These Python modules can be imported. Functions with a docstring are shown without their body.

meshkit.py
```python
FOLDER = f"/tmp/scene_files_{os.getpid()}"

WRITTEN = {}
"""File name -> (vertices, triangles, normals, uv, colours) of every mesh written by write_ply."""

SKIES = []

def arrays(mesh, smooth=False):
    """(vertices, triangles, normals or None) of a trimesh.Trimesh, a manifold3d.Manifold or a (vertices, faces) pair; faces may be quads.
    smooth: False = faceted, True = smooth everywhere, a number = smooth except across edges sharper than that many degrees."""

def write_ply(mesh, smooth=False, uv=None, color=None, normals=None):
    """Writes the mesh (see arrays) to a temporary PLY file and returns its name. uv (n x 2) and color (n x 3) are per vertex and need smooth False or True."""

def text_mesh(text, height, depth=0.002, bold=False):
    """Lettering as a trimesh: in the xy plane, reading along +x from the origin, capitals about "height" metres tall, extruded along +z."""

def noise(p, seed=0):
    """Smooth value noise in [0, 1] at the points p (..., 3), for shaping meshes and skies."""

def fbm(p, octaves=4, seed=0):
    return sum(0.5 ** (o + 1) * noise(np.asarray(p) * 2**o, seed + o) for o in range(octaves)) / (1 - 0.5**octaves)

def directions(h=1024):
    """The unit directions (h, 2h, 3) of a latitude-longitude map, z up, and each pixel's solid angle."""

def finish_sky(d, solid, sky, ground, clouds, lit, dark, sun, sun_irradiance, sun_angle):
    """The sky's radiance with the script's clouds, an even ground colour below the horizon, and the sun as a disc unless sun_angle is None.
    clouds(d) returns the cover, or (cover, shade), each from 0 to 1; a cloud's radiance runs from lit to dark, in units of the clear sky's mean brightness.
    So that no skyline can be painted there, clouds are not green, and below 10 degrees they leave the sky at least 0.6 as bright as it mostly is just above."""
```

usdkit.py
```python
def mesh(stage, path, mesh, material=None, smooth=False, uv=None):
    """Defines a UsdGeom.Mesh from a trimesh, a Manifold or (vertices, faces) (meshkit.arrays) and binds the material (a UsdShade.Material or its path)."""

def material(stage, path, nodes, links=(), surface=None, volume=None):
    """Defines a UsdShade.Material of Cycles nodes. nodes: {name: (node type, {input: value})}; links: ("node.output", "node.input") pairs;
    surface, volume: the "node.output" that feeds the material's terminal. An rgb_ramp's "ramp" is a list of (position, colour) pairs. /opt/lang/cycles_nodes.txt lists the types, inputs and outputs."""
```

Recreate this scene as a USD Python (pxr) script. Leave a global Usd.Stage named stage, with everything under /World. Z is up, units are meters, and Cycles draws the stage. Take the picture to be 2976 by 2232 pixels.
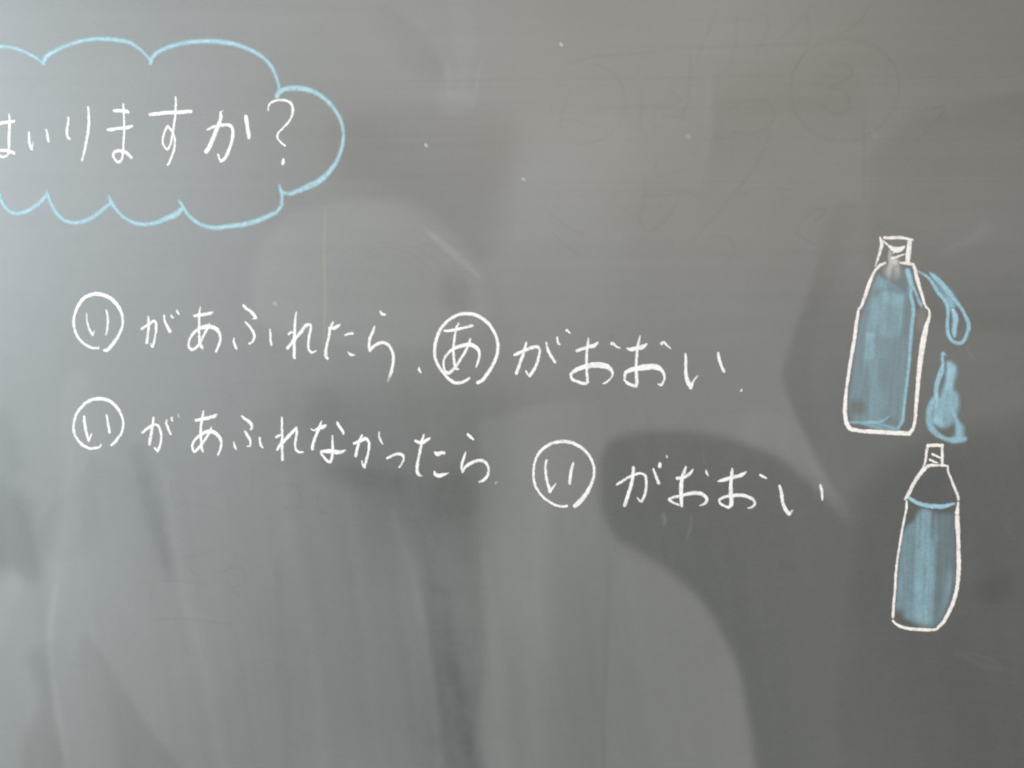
import math
import numpy as np
import shapely
from scipy.ndimage import gaussian_filter, zoom as nd_zoom
from pxr import Usd, UsdGeom, UsdLux, UsdShade, Gf, Sdf, Vt
import usdkit

stage = Usd.Stage.CreateInMemory()
UsdGeom.Xform.Define(stage, '/World')
UsdGeom.Scope.Define(stage, '/World/Looks')

# ------------------------------------------------------------------ camera
PX = 1.2 / 2976.0            # metres on the board per photograph pixel
CX, CY, ZC = 1488.0, 1116.0, 1.40
DIST = 1.0
cam = UsdGeom.Camera.Define(stage, '/World/camera')
cam.AddTranslateOp().Set(Gf.Vec3d(0, -DIST, ZC))
cam.AddRotateXOp().Set(90.0)
cam.CreateHorizontalApertureAttr(36.0)
cam.CreateVerticalApertureAttr(27.0)
cam.CreateFocalLengthAttr(30.0)
cam.CreateClippingRangeAttr(Gf.Vec2f(0.01, 100))
cam.CreateFStopAttr(7.5)
cam.CreateFocusDistanceAttr(0.72)
cam.CreateExposureAttr(0.0)


# ------------------------------------------------------------------ lamps
def rect(name, pos, target, w, h, power, color):
    L = UsdLux.RectLight.Define(stage, '/World/' + name)
    L.CreateWidthAttr(w); L.CreateHeightAttr(h)
    L.CreateIntensityAttr(power); L.CreateColorAttr(Gf.Vec3f(*color))
    m = Gf.Matrix4d().SetLookAt(Gf.Vec3d(*pos), Gf.Vec3d(*target), Gf.Vec3d(0, 0, 1)).GetInverse()
    L.AddTransformOp().Set(m)
    return L


# classroom window on the left, ceiling lamps in front of the board
rect('window_light', (-2.4, -2.6, 2.3), (-0.3, 0, 1.6), 1.6, 1.6, 9.0, (0.84, 0.87, 0.98))
rect('window_light_001', (-1.9, -0.9, 1.9), (0, -0.6, 1.5), 1.2, 1.4, 17.5, (0.76, 0.91, 1.0))
rect('ceiling_lamp', (0.5, -3.2, 2.9), (0.3, -0.5, 1.3), 3.0, 0.8, 10.7, (1.0, 0.76, 0.56))

# ------------------------------------------------------------------ helpers
NAMES = {}


def numbered(parent, name):
    k = (parent, name)
    n = NAMES.get(k, 0); NAMES[k] = n + 1
    return f'{parent}/{name}' if n == 0 else f'{parent}/{name}_{n:03d}'


def tag(prim, label=None, category=None, group=None, kind=None):
    for k, v in (('label', label), ('category', category), ('group', group), ('kind', kind)):
        if v:
            prim.SetCustomDataByKey(k, v)


def thing(name, label, category, group=None, at=None):
    x = UsdGeom.Xform.Define(stage, numbered('/World', name))
    if at is not None:
        x.AddTranslateOp().Set(Gf.Vec3d(*at))
    tag(x.GetPrim(), label, category, group)
    x.origin = at
    return x


def wx(x): return (np.asarray(x, float) - CX) * PX
def wz(y): return ZC + (CY - np.asarray(y, float)) * PX


def vnoise(x, y, seed=0):
    """smooth value noise in [0,1] at 2-D points"""
    x = np.asarray(x, float); y = np.asarray(y, float)
    ix = np.floor(x).astype(np.int64); iy = np.floor(y).astype(np.int64)
    tx = x - ix; ty = y - iy
    tx = tx * tx * (3 - 2 * tx); ty = ty * ty * (3 - 2 * ty)

    def h(a, b):
        n = (a * 374761393 + b * 668265263 + seed * 1446651) & 0xFFFFFFFF
        n = ((n ^ (n >> 13)) * 1274126177) & 0xFFFFFFFF
        return ((n ^ (n >> 16)) & 0xFFFFFF) / 16777215.0
    return (h(ix, iy) * (1 - tx) * (1 - ty) + h(ix + 1, iy) * tx * (1 - ty)
            + h(ix, iy + 1) * (1 - tx) * ty + h(ix + 1, iy + 1) * tx * ty)


def fbm(x, y, o=4, seed=0):
    s = 0; a = 0
    for k in range(o):
        w = 0.5 ** k
        s = s + w * vnoise(np.asarray(x) * 2 ** k, np.asarray(y) * 2 ** k, seed + k * 7); a += w
    return s / a


def sstep(a, b, v):
    t = np.clip((v - a) / (b - a), 0, 1)
    return t * t * (3 - 2 * t)


def curve(pts, step=3.0):
    """Catmull-Rom through (x, y, w); a repeated point is a corner."""
    pts = [tuple(p) for p in pts]
    runs, cur = [], [pts[0]]
    for p in pts[1:]:
        if p[:2] == cur[-1][:2]:
            runs.append(cur); cur = [p]
        else:
            cur.append(p)
    runs.append(cur)
    out = []
    for r in runs:
        r = np.array(r, float)
        if len(r) == 1:
            out.append(r); continue
        P = np.vstack([2 * r[0] - r[1], r, 2 * r[-1] - r[-2]])
        for i in range(1, len(P) - 2):
            p0, p1, p2, p3 = P[i - 1:i + 3]
            d1 = max(np.hypot(*(p2 - p1)[:2]), 1e-6)
            d0 = max(np.hypot(*(p1 - p0)[:2]), 1e-6); d2 = max(np.hypot(*(p3 - p2)[:2]), 1e-6)
            m1 = d1 * ((p1 - p0) / d0 * d1 + (p2 - p1) / d1 * d0) / (d0 + d1)
            m2 = d1 * ((p2 - p1) / d1 * d2 + (p3 - p2) / d2 * d1) / (d1 + d2)
            n = max(2, int(d1 / step))
            t = np.linspace(0, 1, n, endpoint=False)[:, None]
            c = ((2 * t**3 - 3 * t**2 + 1) * p1 + (t**3 - 2 * t**2 + t) * m1
                 + (-2 * t**3 + 3 * t**2) * p2 + (t**3 - t**2) * m2)
            out.append(c)
        out.append(r[-1:])
    c = np.vstack(out)
    c[:, 2] = np.maximum(c[:, 2], 1.0)
    return c


def sdist(X, Y, c):
    """signed distance of the grid to a tapering line c (x, y, width), and the parameter of the nearest point"""
    best = np.full(X.shape, 1e9); s = np.zeros(X.shape)
    if len(c) == 1:
        return np.hypot(X - c[0, 0], Y - c[0, 1]) - c[0, 2] / 2, s
    n = len(c) - 1
    for i in range(n):
        a, b = c[i], c[i + 1]
        d = b[:2] - a[:2]; L2 = max(d @ d, 1e-9)
        pad = 30 + max(a[2], b[2])
        x0, x1 = sorted((a[0], b[0])); y0, y1 = sorted((a[1], b[1]))
        i0, i1 = np.searchsorted(X[0], (x0 - pad, x1 + pad)); j0, j1 = np.searchsorted(Y[:, 0], (y0 - pad, y1 + pad))
        if i1 <= i0 or j1 <= j0:
            continue
        xs = X[j0:j1, i0:i1]; ys = Y[j0:j1, i0:i1]
        t = np.clip(((xs - a[0]) * d[0] + (ys - a[1]) * d[1]) / L2, 0, 1)
        v = np.hypot(xs - a[0] - t * d[0], ys - a[1] - t * d[1]) - (a[2] + t * (b[2] - a[2])) / 2
        sub = best[j0:j1, i0:i1]; m = v < sub
        sub[m] = v[m]
        s[j0:j1, i0:i1][m] = (i + t[m]) / n
    return best, s


def grid_mesh(parent, name, X, Y, cov, mat, base, relief, cut=0.05, label=None):
    """a chalk layer: one surface over the grid cells that carry chalk, with its cover as a primvar"""
    keep = cov > cut
    cell = keep[:-1, :-1] | keep[1:, :-1] | keep[:-1, 1:] | keep[1:, 1:]
    if not cell.any():
        return None
    H, W = X.shape
    idx = np.arange(H * W).reshape(H, W)
    a, b, c, d = idx[:-1, :-1][cell], idx[:-1, 1:][cell], idx[1:, 1:][cell], idx[1:, :-1][cell]
    f = np.vstack([np.stack([a, d, c], 1), np.stack([a, c, b], 1)])
    used, inv = np.unique(f, return_inverse=True)
    f = inv.reshape(-1, 3)
    cv = cov.ravel()[used]
    o = getattr(parent, 'origin', None) or (0, 0, 0)
    v = np.stack([wx(X.ravel()[used]) - o[0], -(base + relief * np.clip(cv, 0, 1)) - o[1], wz(Y.ravel()[used]) - o[2]], 1)
    m = usdkit.mesh(stage, numbered(str(parent.GetPath()), name), (v, f), mat, smooth=True)
    UsdGeom.PrimvarsAPI(m).CreatePrimvar('cover', Sdf.ValueTypeNames.FloatArray, 'vertex').Set(Vt.FloatArray.FromNumpy(cv.astype(np.float32)))
    tag(m.GetPrim(), label)
    return m


STEP = 2.0
count = [0]


def to_px(reg, pts):
    x0, y0, s = reg
    out = []
    w = 45
    for p in pts:
        w = p[2] if len(p) > 2 else w
        out.append((x0 + p[0] / s, y0 + p[1] / s, w / s))
    return out


def stroke(parent, name, pts, mat, soft=2.2, dens=1.0, layer=0, label=None, fade=(0, 0), grow=0.0):
    """one chalk stroke through photograph pixels (x, y, width)"""
    count[0] += 1
    k = count[0]
    c = curve(pts)
    c[:, 2] = np.maximum(c[:, 2] + grow - (1.3 if mat is GRAINY else 0.0), 1.5)
    pad = soft + 6
    r = c[:, 2].max() / 2 + pad
    x = np.arange(c[:, 0].min() - r, c[:, 0].max() + r + STEP, STEP)
    y = np.arange(c[:, 1].min() - r, c[:, 1].max() + r + STEP, STEP)
    X, Y = np.meshgrid(x, y)
    d, s = sdist(X, Y, c)
    d = d + (fbm(X / 6, Y / 6, 3, k) - 0.5) * 2.8
    cov = sstep(soft, -soft, d) * dens
    cov *= 0.70 + 0.52 * fbm(X / 9, Y / 9, 3, k + 99)
    if fade[0]:
        cov *= 0.25 + 0.75 * sstep(0, fade[0], s)
    if fade[1]:
        cov *= 0.25 + 0.75 * sstep(0, fade[1], 1 - s)
    return grid_mesh(parent, name, X, Y, cov, mat, (0.05 + 0.012 * (k % 7) + 0.12 * layer) * 1e-3, 0.09e-3, label=label)


def wash(parent, name, patches, mat, grain=0.35, label=None, streak=(0.0, 1.0), base=0.02e-3):
    """smeared chalk: patches of (polygon, cover, blur in px); a negative cover wipes"""
    P = np.vstack([np.array(p[0], float) for p in patches])
    x = np.arange(P[:, 0].min() - 14, P[:, 0].max() + 14, STEP * 1.25)
    y = np.arange(P[:, 1].min() - 14, P[:, 1].max() + 14, STEP * 1.25)
    X, Y = np.meshgrid(x, y)
    cov = np.zeros(X.shape)
    for poly, c, blur in patches:
        m = shapely.contains_xy(shapely.Polygon(poly).buffer(0), X, Y).astype(float)
        m = gaussian_filter(m, blur / (STEP * 1.25))
        cov = cov + c * m if c > 0 else cov * (1 + c * m)
    U = X * streak[1] + Y * streak[0]; V = -X * streak[0] + Y * streak[1]
    n = fbm(U / 9, V / 160, 3, 31) * 0.65 + fbm(X / 24, Y / 24, 3, 5) * 0.35
    weave = 0.5 + 0.5 * np.sin(Y * 2 * math.pi / 7.6 + 2 * fbm(X / 60, Y / 60, 2, 3))
    cov = cov * (1 - grain + 2 * grain * n) * (0.93 + 0.14 * weave)
    return grid_mesh(parent, name, X, Y, np.clip(cov, 0, 1), mat, base, 0.02e-3, cut=0.03, label=label)


# ------------------------------------------------------------------ materials
def chalk_material(name, color, gain=1.0):
    return usdkit.material(stage, '/World/Looks/' + name, {
        'cov': ('attribute', {'attribute': 'cover'}),
        'geo': ('geometry', {}),
        'fine': ('noise_texture', {'scale': 900.0, 'detail': 2.0, 'roughness': 0.6}),
        'mid': ('noise_texture', {'scale': 260.0, 'detail': 3.0, 'roughness': 0.6}),
        'gr': ('math', {'math_type': 'multiply_add', 'value2': 0.55, 'value3': -0.27}),
        'gm': ('math', {'math_type': 'multiply_add', 'value2': 0.35, 'value3': -0.17}),
        'sum': ('math', {'math_type': 'add'}),
        'env': ('map_range', {'range_type': 'smoothstep', 'from_min': 0.0, 'from_max': 0.5, 'to_min': 0.0, 'to_max': 1.0, 'clamp': True}),
        'mod': ('math', {'math_type': 'multiply'}),
        'a': ('math', {'math_type': 'add', 'use_clamp': True}),
        'g': ('math', {'math_type': 'multiply', 'value2': gain, 'use_clamp': True}),
        'dif': ('diffuse_bsdf', {'color': color, 'roughness': 0.8}),
        'tr': ('transparent_bsdf', {}),
        'mix': ('mix_closure', {}),
    }, [('geo.position', 'fine.vector'), ('geo.position', 'mid.vector'), ('fine.fac', 'gr.value1'), ('mid.fac', 'gm.value1'),
        ('gr.value', 'sum.value1'), ('gm.value', 'sum.value2'), ('cov.fac', 'env.value'), ('sum.value', 'mod.value1'),
        ('env.result', 'mod.value2'), ('cov.fac', 'a.value1'), ('mod.value', 'a.value2'), ('a.value', 'g.value1'),
        ('g.value', 'mix.fac'), ('tr.BSDF', 'mix.closure1'), ('dif.BSDF', 'mix.closure2')], surface='mix.closure')


WHITE = chalk_material('white_chalk', (0.82, 0.825, 0.81))
GRAINY = chalk_material('grainy_white_chalk', (0.88, 0.865, 0.84), gain=0.93)
BLUE = chalk_material('blue_chalk', (0.42, 0.665, 0.765))
FLARED_BLUE = chalk_material('flared_blue_chalk', (0.50, 0.71, 0.77))  # same blue chalk, with the whitening of window flare put into its colour
YELLOW = chalk_material('yellow_chalk', (0.70, 0.68, 0.45))

BOARD = usdkit.material(stage, '/World/Looks/dusty_chalkboard', {
    'dust': ('attribute', {'attribute': 'dust'}),
    'geo': ('geometry', {}),
    'n1': ('noise_texture', {'scale': 420.0, 'detail': 3.0, 'roughness': 0.65}),
    'n1s': ('math', {'math_type': 'multiply_add', 'value2': 0.10, 'value3': -0.05}),
    'mp': ('mapping', {'scale': (9.0, 1.0, 240.0)}),
    'n2': ('noise_texture', {'scale': 1.0, 'detail': 3.0, 'roughness': 0.6}),
    'n2s': ('math', {'math_type': 'multiply_add', 'value2': 0.022, 'value3': -0.011}),
    's1': ('math', {'math_type': 'add'}),
    's2': ('math', {'math_type': 'add', 'use_clamp': True}),
    'col': ('mix_color', {'a': (0.040, 0.047, 0.043), 'b': (0.584, 0.602, 0.590)}),
    'rough': ('map_range', {'from_min': 0.0, 'from_max': 0.6, 'to_min': 0.42, 'to_max': 0.58, 'clamp': True}),
    'bump': ('bump', {'strength': 0.12, 'distance': 0.0004}),
    'p': ('principled_bsdf', {'specular_ior_level': 0.5, 'diffuse_roughness': 0.6}),
}, [('geo.position', 'n1.vector'), ('geo.position', 'mp.vector'), ('mp.vector', 'n2.vector'),
    ('n1.fac', 'n1s.value1'), ('n2.fac', 'n2s.value1'), ('n1s.value', 's1.value1'), ('n2s.value', 's1.value2'),
    ('dust.fac', 's2.value1'), ('s1.value', 's2.value2'), ('s2.value', 'col.fac'), ('col.result', 'p.base_color'),
    ('dust.fac', 'rough.value'), ('rough.result', 'p.roughness'), ('n1.fac', 'bump.height'), ('bump.normal', 'p.normal')], surface='p.BSDF')
BACK = usdkit.material(stage, '/World/Looks/backing_board', {
    'n': ('noise_texture', {'scale': 30.0}), 'r': ('rgb_ramp', {'ramp': [(0.3, (0.16, 0.12, 0.08)), (0.7, (0.24, 0.18, 0.12))]}),
    'p': ('principled_bsdf', {'roughness': 0.8})}, [('n.fac', 'r.fac'), ('r.color', 'p.base_color')], surface='p.BSDF')

# ------------------------------------------------------------------ the chalkboard and the dust left on it
K = 2976 / 2212.0            # full-view pixels -> photograph pixels
DSTEP = 3.8
gx = np.arange(-95, 3071, DSTEP); gy = np.arange(-95, 2327, DSTEP)
X, Y = np.meshgrid(gx, gy)
dust = np.full(X.shape, 0.278)


def region(pts, amp, blur=6, reg=None, ramp=None, only_mask=False, vfade=None):
    """dust added (or wiped, amp < 0) inside an outline in full-view pixels; ramp=(x0,y0,x1,y1): strength 1 -> 0 from the first point to the second"""
    global dust
    x0, y0, s = reg or (0, 0, 1 / K)
    P = np.array(pts, float)
    P = np.stack([x0 + P[:, 0] / s, y0 + P[:, 1] / s, np.ones(len(P))], 1)
    c = curve(np.vstack([P, P[:1]]), 12)[:, :2]
    m = shapely.contains_xy(shapely.Polygon(c).buffer(0), X, Y).astype(float)
    m = gaussian_filter(m, blur / DSTEP)
    if ramp:
        a = np.array([x0 + ramp[0] / s, y0 + ramp[1] / s]); b = np.array([x0 + ramp[2] / s, y0 + ramp[3] / s])
        d = b - a
        m = m * (1 - sstep(0, 1, ((X - a[0]) * d[0] + (Y - a[1]) * d[1]) / (d @ d)))
    if vfade:
        m = m * sstep(vfade[0], vfade[1], Y)
    if only_mask:
        return amp * m
    dust += amp * m


def line(pts, amp, soft=5, reg=None):
    """a soft streak of dust along (x, y, width)"""
    global dust
    x0, y0, s = reg or (0, 0, 1 / K)
    c = curve([(x0 + p[0] / s, y0 + p[1] / s, (p[2] if len(p) > 2 else 6) / s) for p in pts], 14)
    r = c[:, 2].max() / 2 + soft + 5
    i0, i1 = np.searchsorted(gx, (c[:, 0].min() - r, c[:, 0].max() + r)); j0, j1 = np.searchsorted(gy, (c[:, 1].min() - r, c[:, 1].max() + r))
    if i1 - i0 < 2 or j1 - j0 < 2:
        return
    xs, ys = X[j0:j1, i0:i1], Y[j0:j1, i0:i1]
    d, t = sdist(xs, ys, c)
    dust[j0:j1, i0:i1] += amp * sstep(soft, -soft, d) * (0.55 + 0.9 * (fbm(xs / 45, ys / 45, 2, len(pts)) - 0.0) * 0.9)


Z7 = (1600, 0, 2212 / 1200); Z4 = (0, 1116, 2212 / 1488); Z5 = (1200, 900, 2212 / 1776); Z6 = (1100, 0, 2212 / 600); Z8 = (988, 0, 0.853); Z9 = (0, 1116, 0.853)
# eraser wipes, large to small
wiped = region([(1296, 1000), (1315, 955), (1380, 934), (1470, 931), (1580, 948), (1690, 995), (1770, 1065), (1850, 1140), (1960, 1240), (2320, 1400), (2320, 1740),
        (1640, 1740), (1632, 1660), (1615, 1550), (1592, 1440), (1560, 1370), (1520, 1305), (1460, 1245), (1395, 1200), (1335, 1165), (1305, 1120), (1295, 1060)], 0.108, 11, only_mask=True)
wiped = np.maximum(wiped, region([(1820, 1050), (1900, 980), (2320, 880), (2320, 1740), (1800, 1740), (1780, 1300)], 0.135, 60, only_mask=True))
wiped = np.maximum(wiped, region([(1800, 452), (1825, 434), (1870, 446), (1930, 480), (2320, 560), (2320, 1500), (1900, 1300), (1830, 1130), (1790, 1050), (1745, 955), (1705, 870), (1690, 810), (1712, 730), (1750, 620), (1780, 520)], 0.062, 9, only_mask=True)
                   * (1 - 0.75 * sstep(2150, 2550, X) * (1 - sstep(700, 1000, Y))))
dust -= wiped
region([(1690, 820), (1712, 730), (1750, 620), (1800, 452), (1840, 450), (1800, 620), (1760, 740), (1750, 830), (1770, 960), (1745, 955), (1705, 870)], -0.014, 12)
line([(1698, 862, 14), (1735, 945, 20), (1790, 1052, 22), (1830, 1110, 12)], 0.022, 12)
region([(1600, 960), (1700, 985), (1790, 1065), (1850, 1140), (1800, 1060), (1740, 960), (1700, 900), (1600, 900)], 0.025, 12)
region([(1880, 330), (1960, 262), (2060, 228), (2300, 205), (2300, 700), (1900, 620)], -0.035, 14)
region([(870, 380), (872, 600), (862, 760), (835, 900), (790, 1150), (780, 1500), (1500, 1500), (1500, 200), (868, 200)], -0.045, 7, Z7, ramp=(860, 560, 1080, 1080), vfade=(120, 330))
line([(845, 420, 30), (840, 700, 36), (800, 950, 30)], 0.012, 18, Z7)
region([(100, 60), (300, 220), (480, 380), (600, 500), (660, 640), (690, 820), (600, 860), (300, 760), (0, 500), (-200, 100)], -0.035, 9, Z6, ramp=(480, 450, 0, 700))
region([(-10, 280), (330, 275), (445, 310), (430, 420), (395, 560), (345, 650), (260, 570), (130, 490), (-10, 440)], -0.055, 34, Z8)
line([(300, 0, 60), (310, 120, 50), (300, 230, 40)], 0.018, 24, Z8)
region([(430, 330), (700, 300), (720, 700), (690, 900), (400, 900), (400, 560)], 0.014, 30, Z8)
region([(940, 200), (1018, 196), (1024, 232), (944, 236)], 0.03, 8)
line([(965, 140, 10), (968, 175, 16), (972, 205, 10)], 0.03, 7)
line([(1040, 130, 5), (1032, 170, 6), (1022, 228, 8)], 0.03, 5)
line([(918, 495, 6), (960, 530, 16), (1000, 566, 18), (1034, 597, 6)], 0.06, 7)
region([(610, 470), (700, 440), (800, 430), (900, 445), (980, 500), (1040, 590), (1050, 700), (960, 740), (700, 740), (560, 700), (560, 540)], 0.04, 14)
region([(1000, 480), (1090, 380), (1180, 330), (1300, 420), (1280, 700), (1180, 800), (1080, 680)], 0.025, 40)
region([(640, 850), (900, 830), (1130, 870), (1080, 1000), (1040, 1100), (800, 1080), (680, 960)], -0.045, 44)
region([(665, 840), (720, 835), (730, 930), (700, 1000), (672, 960)], -0.02, 10)
region([(960, 590), (1000, 600), (1015, 660), (990, 690), (955, 650)], -0.05, 14)
for r_, y_ in ((95, 0), (120, -8), (150, -14), (180, -20)):
    line([(835 - r_, 650 + y_, 4), (835 - r_ * 0.7, 595 + y_ - r_ * 0.18, 5), (835, 570 + y_ - r_ * 0.22, 5), (835 + r_ * 0.75, 600 + y_ - r_ * 0.12, 5), (835 + r_, 660 + y_, 4)], -0.014, 5)
# lower left: long overlapping wipes
region([(-30, 330), (0, 400), (60, 440), (110, 500), (150, 640), (170, 800), (150, 870), (75, 812), (0, 800), (-60, 860)], -0.10, 18, Z4)
line([(190, 0, 60), (185, 250, 60), (140, 480, 40), (130, 620, 30)], 0.035, 24, Z9)
region([(-40, 60), (20, 120), (60, 240), (90, 360), (40, 410), (-40, 330)], -0.055, 16, Z4)
region([(400, 310), (300, 450), (170, 610), (230, 760), (420, 700), (620, 420)], -0.03, 7, Z4, ramp=(230, 560, 560, 700))
line([(600, 300, 70), (650, 480, 80), (690, 650, 80), (735, 830, 40)], -0.055, 22, Z4)
line([(720, 400, 40), (740, 600, 50), (800, 900, 60), (880, 1200, 60), (960, 1659, 60)], 0.025, 22, Z4)
line([(240, 880, 22), (215, 1100, 24), (240, 1350, 30), (275, 1560, 34), (300, 1720, 34)], 0.045, 12, Z4)
region([(110, 1180), (180, 1120), (210, 1200), (235, 1450), (285, 1700), (130, 1720), (120, 1500), (170, 1420)], -0.06, 14, Z4)
region([(0, 860), (70, 815), (110, 850), (60, 950), (20, 1100), (-40, 1200)], 0.03, 8, Z4)
region([(370, 1060), (480, 1230), (620, 1450), (790, 1700), (300, 1720), (240, 1400)], -0.042, 7, Z4, ramp=(530, 1420, 300, 1500))
line([(1220, 400, 50), (1260, 700, 60), (1330, 1000, 60), (1400, 1659, 70)], 0.022, 26, Z4)
line([(1200, 760, 20), (1200, 1000, 40), (1230, 1300, 50), (1260, 1700, 60)], -0.02, 16, Z4)
line([(1420, 380, 90), (1560, 400, 90), (1720, 420, 80)], -0.03, 30, Z4)
line([(1500, 500, 40), (1540, 700, 50), (1570, 1000, 50), (1640, 1659, 60)], 0.018, 24, Z4)
line([(1800, 600, 20), (1850, 800, 40), (1900, 1150, 90), (1965, 1450, 120), (2020, 1720, 150)], -0.038, 30, Z4)
line([(1920, 900, 40), (1960, 1200, 60), (2060, 1700, 60)], -0.03, 22, Z4)
line([(1700, 560, 26), (1790, 860, 34), (1850, 1200, 36), (1900, 1659, 36)], 0.03, 16, Z4)
region([(240, 400), (680, 350), (720, 700), (730, 1000), (715, 1340), (760, 1720), (250, 1720), (270, 1200), (250, 800)], 0.04, 10, Z5, ramp=(340, 900, 760, 930))
region([(740, 870), (830, 930), (960, 1000), (1060, 1080), (1150, 1200), (1200, 1360), (1230, 1720), (700, 1720), (715, 1200)], 0.016, 12, Z5)
line([(712, 900, 10), (700, 1200, 14), (690, 1659, 16)], -0.025, 9, Z5)
line([(480, 500, 60), (460, 900, 70), (450, 1659, 70)], 0.02, 30, Z5)
line([(1310, 1420, 110), (1315, 1700, 150), (1325, 2300, 170)], -0.032, 30, (0, 0, 1))
line([(1500, 1500, 120), (1500, 1900, 150), (1510, 2300, 150)], 0.016, 40, (0, 0, 1))
# dust flecks and rubbed-off strokes inside the wiped patch
line([(905, 740, 10), (912, 760, 14), (908, 780, 8)], 0.08, 7, Z5)
line([(1008, 745, 5), (1004, 790, 7), (994, 825, 5)], 0.07, 6, Z5)
line([(1321, 727, 6), (1323, 730, 6)], -0.07, 5)
line([(1008, 690, 5), (1010, 692, 5)], -0.05, 4)
line([(1048, 515, 4), (1058, 555, 6)], 0.04, 5, Z5)
line([(1960, 1245, 6), (2010, 1262, 10), (2060, 1290, 8), (2130, 1300, 8)], 0.035, 10, Z5)
line([(1990, 1240, 4), (2060, 1255, 5), (2120, 1280, 6)], 0.03, 6, Z5)
line([(2140, 770, 6), (2158, 800, 8), (2180, 826, 6)], 0.03, 6, Z5)
line([(2000, 870, 14), (2020, 850, 14)], 0.025, 10, Z5)
line([(1930, 905, 10), (2000, 880, 14), (2060, 830, 10)], 0.02, 14, (1200, 0, 2212 / 1776))
region([(1900, 900), (2010, 850), (2090, 800), (2100, 830), (2020, 890), (1920, 925)], 0.02, 8, (1200, 0, 2212 / 1776))
line([(2000, 1255, 5), (2020, 1285, 8), (2030, 1300, 5)], 0.05, 5, (1200, 0, 2212 / 1776))
line([(1720, 690, 6), (1740, 735, 12)], 0.05, 8, Z7)
region([(1100, 130), (1180, 120), (1180, 200), (1150, 260), (1080, 240)], -0.02, 20, Z4)
region([(2030, 985), (2160, 960), (2160, 1030), (2050, 1050)], -0.03, 14, Z5)
line([(1340, 925, 30), (1370, 935, 30)], -0.015, 16, Z5)
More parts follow.
